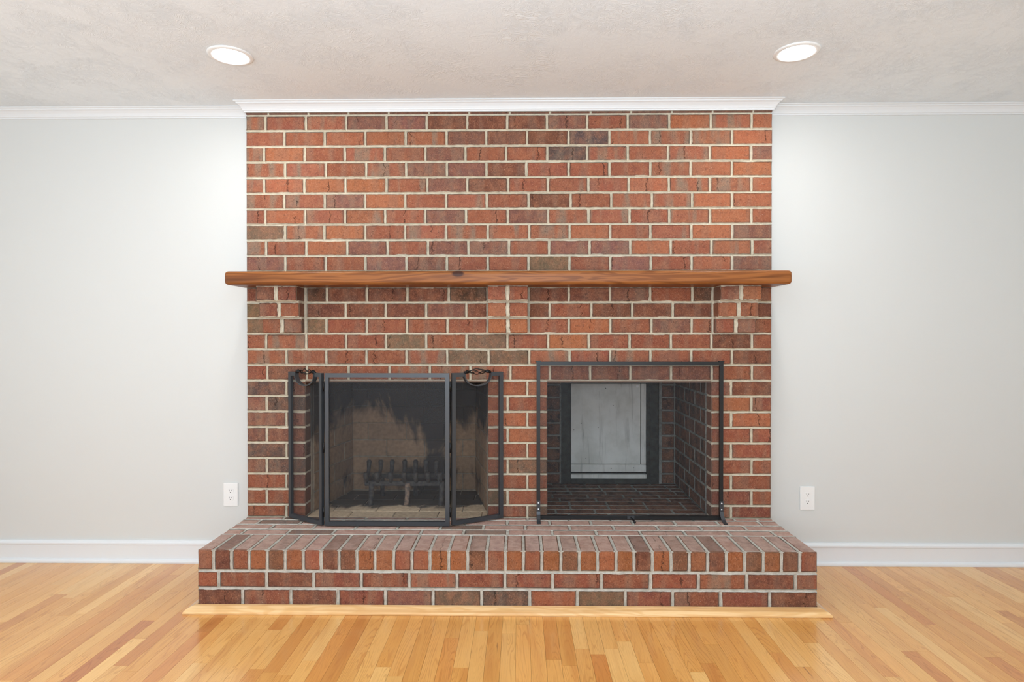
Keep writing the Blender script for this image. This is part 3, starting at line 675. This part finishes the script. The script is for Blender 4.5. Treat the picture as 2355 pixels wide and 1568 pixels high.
mb = MB(); mb.box(bx(1313), bx(1487), BK + .0, BK + .04, fz(1100), fz(1091)); o = mb.build('sill_strip', M['board'], dp)
mb = MB(); mb.box(bx(1313.5), bx(1473), BK + .004, BK + .026, fz(1067), fz(882.5)); o = bevel(mb.build('board', M['board'], dp), .0015, 1)
mb = MB(); mb.box(bx(1475), bx(1486.5), BK + .010, BK + .028, fz(1067.5), fz(882.5)); bevel(mb.build('stile', M['board'], dp), .0015, 1)
mb = MB(); mb.box(bx(1313.5), bx(1486.5), BK + .008, BK + .028, fz(1086), fz(1068.5)); bevel(mb.build('rail', M['board'], dp), .0015, 1)
mb = MB(); sc_ = aty(1466, 888, BK); mb.cyl((sc_.x, BK + .002, sc_.z), (0, 1, 0), .0085, .004, 20); mb.cyl((sc_.x, BK - .001, sc_.z), (0, 1, 0), .004, .004, 12); o = mb.build('screw', M['screw'], dp); o['label'] = 'bright round screw'

# ------------------------------------------------------------------ left firebox (firebrick, splayed)
fl = empty('firebox', ((OL0 + OL1) / 2, .3, HT), 'tan firebrick firebox with black smoke stains behind the folding screen', 'firebox')
L_ = Masonry(fl, M['mortar_fire'])
bl, br = atz(812, 1127, HT), atz(1094, 1129, HT); BL = .56; blx, brx = aty(812, 1127, BL).x, aty(1094, 1129, BL).x
FP = .1035
def fb(masn, u1_, rows, off, seed_j=.225):
    pass
walls = [((OL0 + .012, .10), (blx, BL), 'L'), ((blx, BL), (brx, BL), 'B'), ((brx, BL), (OL1 - .012, .10), 'R')]
for (p0, p1, key) in walls:
    d = Vector((p1[0] - p0[0], p1[1] - p0[1], 0)); Ln = d.length; L_.plane((p0[0], p0[1], HT), d, (0, 0, 1))
    L_.N = Vector((d.y, -d.x, 0)).normalized()
    jb = None
    for r_ in range(8):
        z0 = .004 + r_ * FP; z1 = z0 + FP - .004
        if z1 > OPT - HT + .09: break
        if key == 'B': st = (aty(976.6, 1020, BL).x if r_ % 2 == 0 else aty(934, 980, BL).x) - p0[0]; st -= math.ceil(st / .2345) * .2345
        else: st = 0 if r_ % 2 else -.115
        x = st
        while x < Ln - .005:
            a = max(.0005, x + .0015); b = min(Ln - .0005, x + .2345 - .0015)
            if b - a > .015: L_.brick(a, b, z0, z1, 'r', depth=.04, m=M['firebrick'], name='firebrick', mg=(.0015, .0015, .002, .002), rag=.0012, lip=.0003, groove=-.003)
            x += .2345
# jamb returns in face brick between opening edge and lining
for xw, sgn in ((OL0, 1), (OL1, -1)):
    L_.plane((xw, 0, 0), (0, 1, 0), (0, 0, 1)); L_.N = Vector((sgn, 0, 0))
# floor of firebrick
L_.plane((0, 0, HT), (1, 0, 0), (0, 1, 0)); L_.N = Vector((0, 0, 1)); y = .003; r_ = 0
while y < BL - .03:
    f = max(0, min(1, (y - .10) / (BL - .10))); xa = OL0 + (blx - OL0) * f + .006; xb = OL1 + (brx - OL1) * f - .006
    x = xa - .02 - (.115 if r_ % 2 else 0)
    while x < xb - .01:
        a = max(xa, x + .002); b = min(xb, x + .2345 - .002)
        if b - a > .02: L_.brick(a, b, y, min(y + .111, BL - .002), 'r', depth=.03, m=M['firefloor'], name='firebrick', ring=False)
        x += .2345
    y += .1145; r_ += 1
print('left firebox bricks', L_.n)
for (p0, p1, key) in walls:
    d = Vector((p1[0] - p0[0], p1[1] - p0[1], 0)); Ln = d.length; U = d.normalized(); N = Vector((U.y, -U.x, 0))
    mt = Matrix.Translation((p0[0], p0[1], HT)) @ Matrix((U, -N, Vector((0, 0, 1)))).transposed().to_4x4()
    L_.mb.box(-.02, Ln + .02, .0025, .06, -.05, OPT - HT + .12, mt)
L_.mb.box(OL0 + .002, OL1 - .002, .001, BL + .03, HT - .04, HT - .004)
L_.finish('mortar')
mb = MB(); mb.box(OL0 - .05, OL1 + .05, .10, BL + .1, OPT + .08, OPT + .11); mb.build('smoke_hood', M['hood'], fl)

# log grate
gy0, gy1 = .235, .46
gr = empty('log_grate', (aty(925, 1160, .3).x, .34, HT), 'sooty cast iron log grate with upturned bars on firebox floor', 'grate')
leg_px = (852, 935, 1014); GZ = aty(900, 1112, gy0).z
for k, p in enumerate(leg_px):
    mb = MB(); x = aty(p, 1140, gy0).x; mb.tube([(x, gy0, HT + .001), (x, gy0, HT + .012), (x + .004, gy0 + .004, HT + .05), (x + .005, gy0 + .01, GZ)], [.017, .013, .014, .017], 12)
    o = mb.build('leg', M['leglit'] if k == 1 else M['grate'], gr, True)  # middle leg gets a paler material, its light painted into the colour
    if k == 1: o['label'] = 'pale leg coloured as if lit'
    mb = MB(); mb.tube([(x * .97, gy1 - .03, HT + .001), (x * .97, gy1 - .03, GZ)], .012, 10); mb.build('leg', M['grate'], gr, True)
for yy in (gy0 + .012, gy1 - .03):
    mb = MB(); mb.box(aty(838, 1100, gy0).x, aty(1022, 1100, gy0).x, yy - .011, yy + .011, GZ - .014, GZ + .012); bevel(mb.build('cross_bar', M['grate'], gr), .004, 2)
for p, q in zip((843, 868, 899, 930, 957, 985, 1012), (849, 876, 902, 931, 956, 980, 1004)):
    x0 = aty(p, 1100, gy0).x; x1 = aty(q, 1060, gy1).x
    zf = aty(p, 1087, gy0 - .02).z; zb_ = aty(q, 1057, gy1).z
    pts = [(x0, gy0 - .022, zf), (x0, gy0 - .014, zf - .03), (x0, gy0 + .005, GZ + .012)]
    for k in range(1, 6): f = k / 6; pts.append((x0 + (x1 - x0) * f, gy0 + .005 + (gy1 - gy0 - .03) * f, GZ + .012))
    pts += [(x1, gy1 - .012, GZ + .03), (x1, gy1 - .002, GZ + .06), (x1, gy1, zb_ - .01), (x1, gy1, zb_)]
    rr = [.0125] * 2 + [.011] * 6 + [.011, .013, .0155, .010]
    mb = MB(); mb.tube(pts, rr, 10); mb.build('bar', M['grate'], gr, True)

# ------------------------------------------------------------------ folding three-panel screen
fs = empty('folding_fire_screen', (-.6, -.16, HT), 'three panel folding mesh fire screen in grey steel before the left firebox', 'fire screen')
SZ = aty(890, 858, -.16).z - HT
def frame_mtx(P0, P1):
    d = (Vector((P1[0], P1[1], 0)) - Vector((P0[0], P0[1], 0))); U = d.normalized(); N = Vector((U.y, -U.x, 0))
    return Matrix.Translation((P0[0], P0[1], HT)) @ Matrix((U, -N, Vector((0, 0, 1)))).transposed().to_4x4(), d.length
def panel(P0, P1, dip, lab, bar=.020, dipc=.5):
    mt, Wd = frame_mtx(P0, P1); H = SZ; t2 = .008
    mb = MB(); zb = .006
    mb.box(0, bar, -t2, t2, zb, H, mt); mb.box(Wd - bar, Wd, -t2, t2, zb, H, mt); mb.box(bar, Wd - bar, -t2, t2, zb, zb + bar, mt)
    if not dip: mb.box(bar, Wd - bar, -t2, t2, H - bar, H, mt)
    else:
        hw, dd, cu = .077, .066, Wd * dipc
        mb.box(bar, cu - hw + .002, -t2, t2, H - bar, H, mt); mb.box(cu + hw - .002, Wd - bar, -t2, t2, H - bar, H, mt)
        # U-shaped strap
        pts = [(cu + math.sin(a) * hw, H - .004 - (math.cos(a) ** .75 if math.cos(a) > 0 else 0) * dd) for a in [math.radians(-90 + 7.5 * k) for k in range(25)]]
        sec = []
        for i, (u, z) in enumerate(pts):
            a, b = pts[max(i - 1, 0)], pts[min(i + 1, len(pts) - 1)]; tx, tz = b[0] - a[0], b[1] - a[1]; l = math.hypot(tx, tz); nx_, nz_ = -tz / l, tx / l
            if i in (0, len(pts) - 1): nx_, nz_ = (1 if i == 0 else -1), 0
            sec.append([(u, z), (u + nx_ * .006, z + nz_ * .006)])
        n0 = len(mb.v)
        for (o_, i_) in sec:
            for (u, z) in (o_, i_):
                for yy in (-.012, .012): mb.v.append(mt @ Vector((u, yy, z)))
        for i in range(len(sec) - 1):
            a = n0 + i * 4; b = a + 4
            for q in ((0, 1, 5, 4), (1, 3, 7, 5), (3, 2, 6, 7), (2, 0, 4, 6)): mb.f.append([a + q[0], a + q[1], a + q[2], a + q[3]])
        mb.f.append([n0, n0 + 2, n0 + 3, n0 + 1]); e = n0 + (len(sec) - 1) * 4; mb.f.append([e, e + 1, e + 3, e + 2])
    f_ = mb.build('panel', M['steel'], fs); f_['label'] = lab
    # wire sheet
    ms = MB(); cols = 60
    def topz(u):
        if dip and abs(u - cu) < hw: return H - .006 - (max(0, 1 - ((u - cu) / hw) ** 2)) ** .375 * dd
        return H - bar * .5
    us = [bar * .5 + (Wd - bar) * k / cols for k in range(cols + 1)]
    for a, b in zip(us, us[1:]):
        ms.quad(mt @ Vector((a, .004, zb + .01)), mt @ Vector((b, .004, zb + .01)), mt @ Vector((b, .004, topz(b))), mt @ Vector((a, .004, topz(a))))
    w_ = mesh_obj('wire_mesh', ms.v, ms.f, M['screen'], f_)
    if dip:
        # basket handle of twisted wires between two collars
        hb_ = MB(); zc = H + .004
        for k in range(4):
            pts = []
            for i in range(29):
                f = i / 28; u = cu - .046 + .092 * f; bul = .002 + .0125 * math.sin(math.pi * f) ** .8; an = k * math.pi / 2 + f * math.pi * 1.15
                pts.append(mt @ Vector((u, math.cos(an) * bul, zc + math.sin(an) * bul)))
            hb_.tube(pts, .0021, 6)
        for sg in (-1, 1):
            hb_.tube([mt @ Vector((cu + sg * .044, 0, zc)), mt @ Vector((cu + sg * .060, 0, zc - .001)), mt @ Vector((cu + sg * .074, 0, zc - .004))], [.006, .0075, .0065], 12)
            hb_.tube([mt @ Vector((cu + sg * .057, 0, zc)), mt @ Vector((cu + sg * .0605, 0, zc))], .0095, 12)
        hb_.build('handle', M['black'], f_, True)['label'] = 'black twisted wire handle'
    return mt, Wd
cA = aty(748, 1100, -.158); cB = aty(1034, 1100, -.158)
panel((cA.x, -.158), (cB.x, -.158), False, 'wide flat centre panel', .0205)
lB = atz(668, 1189.5, HT); lA = atz(742, 1211, HT); rA = atz(1038.5, 1211, HT); rB = atz(1156, 1191, HT)
panel((lB.x, lB.y - .008), (lA.x, lA.y + .006), True, 'left wing angled back to the wall', .020)
panel((rA.x, rA.y + .006), (rB.x, rB.y - .008), True, 'right wing angled back to the wall', .020)
for x_, y_ in (((cA.x + lA.x) / 2 , -.160), ((cB.x + rA.x) / 2, -.160)):
    for z_ in (.075, .395, .70):
        mb = MB(); mb.cyl((x_, y_ - .004, HT + z_), (0, 0, 1), .0042, .05, 12); mb.build('hinge', M['black'], fs, True)
    for z_ in (0.05, 0.68):
        pass

# ------------------------------------------------------------------ flat single-panel screen
ss = empty('flat_fire_screen', (.63, -.03, HT), 'single flat black mesh fire screen with splayed feet before the right firebox', 'fire screen')
sy = -.030; x0, x1 = aty(1234, 1000, sy).x, aty(1662.5, 1000, sy).x; bw = .0185
zt_ = aty(1400, 831.5, sy).z; zb_ = atz(1400, 1191, HT).z + .004
mb = MB(); mb.box(x0, x0 + bw, sy - .007, sy + .007, zb_, zt_ + .001); mb.box(x1 - bw, x1, sy - .007, sy + .007, zb_, zt_ + .001)
mb.box(x0 + bw, x1 - bw, sy - .007, sy + .007, zt_ - bw, zt_); mb.box(x0 + bw, x1 - bw, sy - .009, sy + .007, zb_, zb_ + .018)
for xc in (x0 + bw / 2, x1 - bw / 2): mb.box(xc - .013, xc + .013, sy - .011, sy + .011, zt_ - .001, zt_ + .005)
f_ = mb.build('frame', M['iron'], ss)
ms = MB(); ms.quad(Vector((x0 + .008, sy + .004, zb_ + .01)), Vector((x1 - .008, sy + .004, zb_ + .01)), Vector((x1 - .008, sy + .004, zt_ - .01)), Vector((x0 + .008, sy + .004, zt_ - .01)))
mesh_obj('wire_mesh', ms.v, ms.f, M['screen2'], ss)
for xc in (x0 + bw / 2, x1 - bw / 2):
    mb = MB(); prof = [(sy - .0095, .10 + HT), (sy - .0095, .045 + HT), (sy - .018, .030 + HT), (sy - .040, .012 + HT), (sy - .060, .005 + HT), (-.108, .003 + HT)]
    hw = .0095; n0 = 0
    for i, (yy, zz) in enumerate(prof):
        a, b = prof[max(i - 1, 0)], prof[min(i + 1, len(prof) - 1)]; ty, tz = b[0] - a[0], b[1] - a[1]; l = math.hypot(ty, tz); ny, nz_ = -tz / l * -1, ty / l * -1
        for w_ in (-hw, hw):
            mb.v.append(Vector((xc + w_, yy + ny * .0018 * -1, zz + nz_ * .0018 * -1))); mb.v.append(Vector((xc + w_, yy - ny * .0018 * -1, zz - nz_ * .0018 * -1)))
    for i in range(len(prof) - 1):
        a = i * 4
        for q in ((0, 1, 5, 4), (1, 3, 7, 5), (3, 2, 6, 7), (2, 0, 4, 6)): mb.f.append([a + q[0], a + q[1], a + q[2], a + q[3]])
    mb.f.append([0, 2, 3, 1]); e = (len(prof) - 1) * 4; mb.f.append([e, e + 1, e + 3, e + 2])
    ft = mb.build('foot', M['steel'], ss)
    for z in (.090, .058):
        mb = MB(); mb.cyl((xc, sy - .0125, HT + z), (0, 1, 0), .0036, .003, 10); mb.build('rivet', M['screw'], ft)
# small draw latch at the middle of the bottom rail
lx = aty(1450, 1188, sy).x
mb = MB(); mb.box(lx - .018, lx + .018, sy - .012, sy - .0085, zb_ + .003, zb_ + .019); mb.build('latch_plate', M['steel'], ss)
mb = MB(); mb.tube([(lx, sy - .012, HT + .016), (lx + .004, sy - .03, HT + .015), (lx + .008, sy - .05, HT + .010), (lx + .010, sy - .066, HT + .0065)], [.0038, .0035, .005, .006], 10); mb.build('latch_knob', M['black'], ss, True)

# ------------------------------------------------------------------ recessed lights
for i, (c, lab) in enumerate(((atz(530, 127, CZ), 'round white recessed ceiling light above left end of the brick wall'), (atz(1832, 119, CZ), 'round white recessed ceiling light above right end of the brick wall'),
        (Vector((-1.2, -2.9, CZ)), 'added unseen recessed light behind the camera, left of the middle row'), (Vector((1.25, -2.9, CZ)), 'added unseen recessed light behind the camera, right of the middle row'),  # these four are added out of view to light upward faces
        (Vector((-1.2, -4.7, CZ)), 'added unseen recessed light nearest front wall, left'), (Vector((1.25, -4.7, CZ)), 'added unseen recessed light nearest front wall, right'))):
    dl = empty('recessed_light', (c.x, c.y, CZ), lab, 'ceiling light', 'recessed lights in the ceiling')
    mb = MB(); prof = [(.094, 0.0), (.094, -.003), (.088, -.0065), (.074, -.007), (.070, -.004), (.070, 0.0)]; sg = 48
    for k in range(sg):
        a = 2 * math.pi * k / sg
        for (r0, z0) in prof: mb.v.append(Vector((c.x + r0 * math.cos(a), c.y + r0 * math.sin(a), CZ + z0 - .0005)))
    K = len(prof)
    for k in range(sg):
        for j in range(K - 1): mb.f.append([k * K + j, k * K + j + 1, ((k + 1) % sg) * K + j + 1, ((k + 1) % sg) * K + j])
    mb.build('trim_ring', M['plate'], dl, True)
    mb = MB(); mb.cyl((c.x, c.y, CZ - .0032), (0, 0, 1), .0695, .003, 48); mb.build('lens', M['lens'], dl)

# ------------------------------------------------------------------ outlets
def outlet(px0, px1, py0, py1, lab):
    a, b = aty(px0, py1, WY), aty(px1, py0, WY); cx, cz = (a.x + b.x) / 2, (a.z + b.z) / 2; w, h = (b.x - a.x), (b.z - a.z)
    e = empty('wall_outlet', (cx, WY, cz), lab, 'outlet')
    mb = MB(); mb.box(cx - w / 2, cx + w / 2, WY - .0065, WY - .0003, cz - h / 2, cz + h / 2); bevel(mb.build('cover_plate', M['plate'], e), .0025, 2)
    for s in (1, -1):
        zc = cz + s * .0195; mb = MB(); n0 = 0; pts = []
        for k in range(32):
            an = 2 * math.pi * k / 32; pts.append((cx + .0170 * math.cos(an), zc + max(-.0125, min(.0125, .0165 * math.sin(an)))))
        for yy in (WY - .0062, WY - .0082):
            for (x, z) in pts: mb.v.append(Vector((x, yy, z)))
        for k in range(32): mb.f.append([k, (k + 1) % 32, 32 + (k + 1) % 32, 32 + k])
        mb.f.append(list(range(32, 64))); r_ = mb.build('receptacle', M['plate'], e)
        mb = MB()
        mb.box(cx - .0068, cx - .0050, WY - .0086, WY - .0080, zc - .001, zc + .0075); mb.box(cx + .0046, cx + .0064, WY - .0086, WY - .0080, zc - .0002, zc + .0068)
        mb.cyl((cx, WY - .0083, zc - .0068), (0, 1, 0), .0024, .0006, 12); mb.build('slot', M['slot'], r_)
    mb = MB(); mb.cyl((cx, WY - .0068, cz), (0, 1, 0), .0028, .0012, 12); mb.build('screw', M['screw'], e)
outlet(515, 548, 1110, 1163, 'white duplex wall outlet left of the brick fireplace')
outlet(1839, 1873, 1118, 1172, 'white duplex wall outlet right of the brick fireplace')
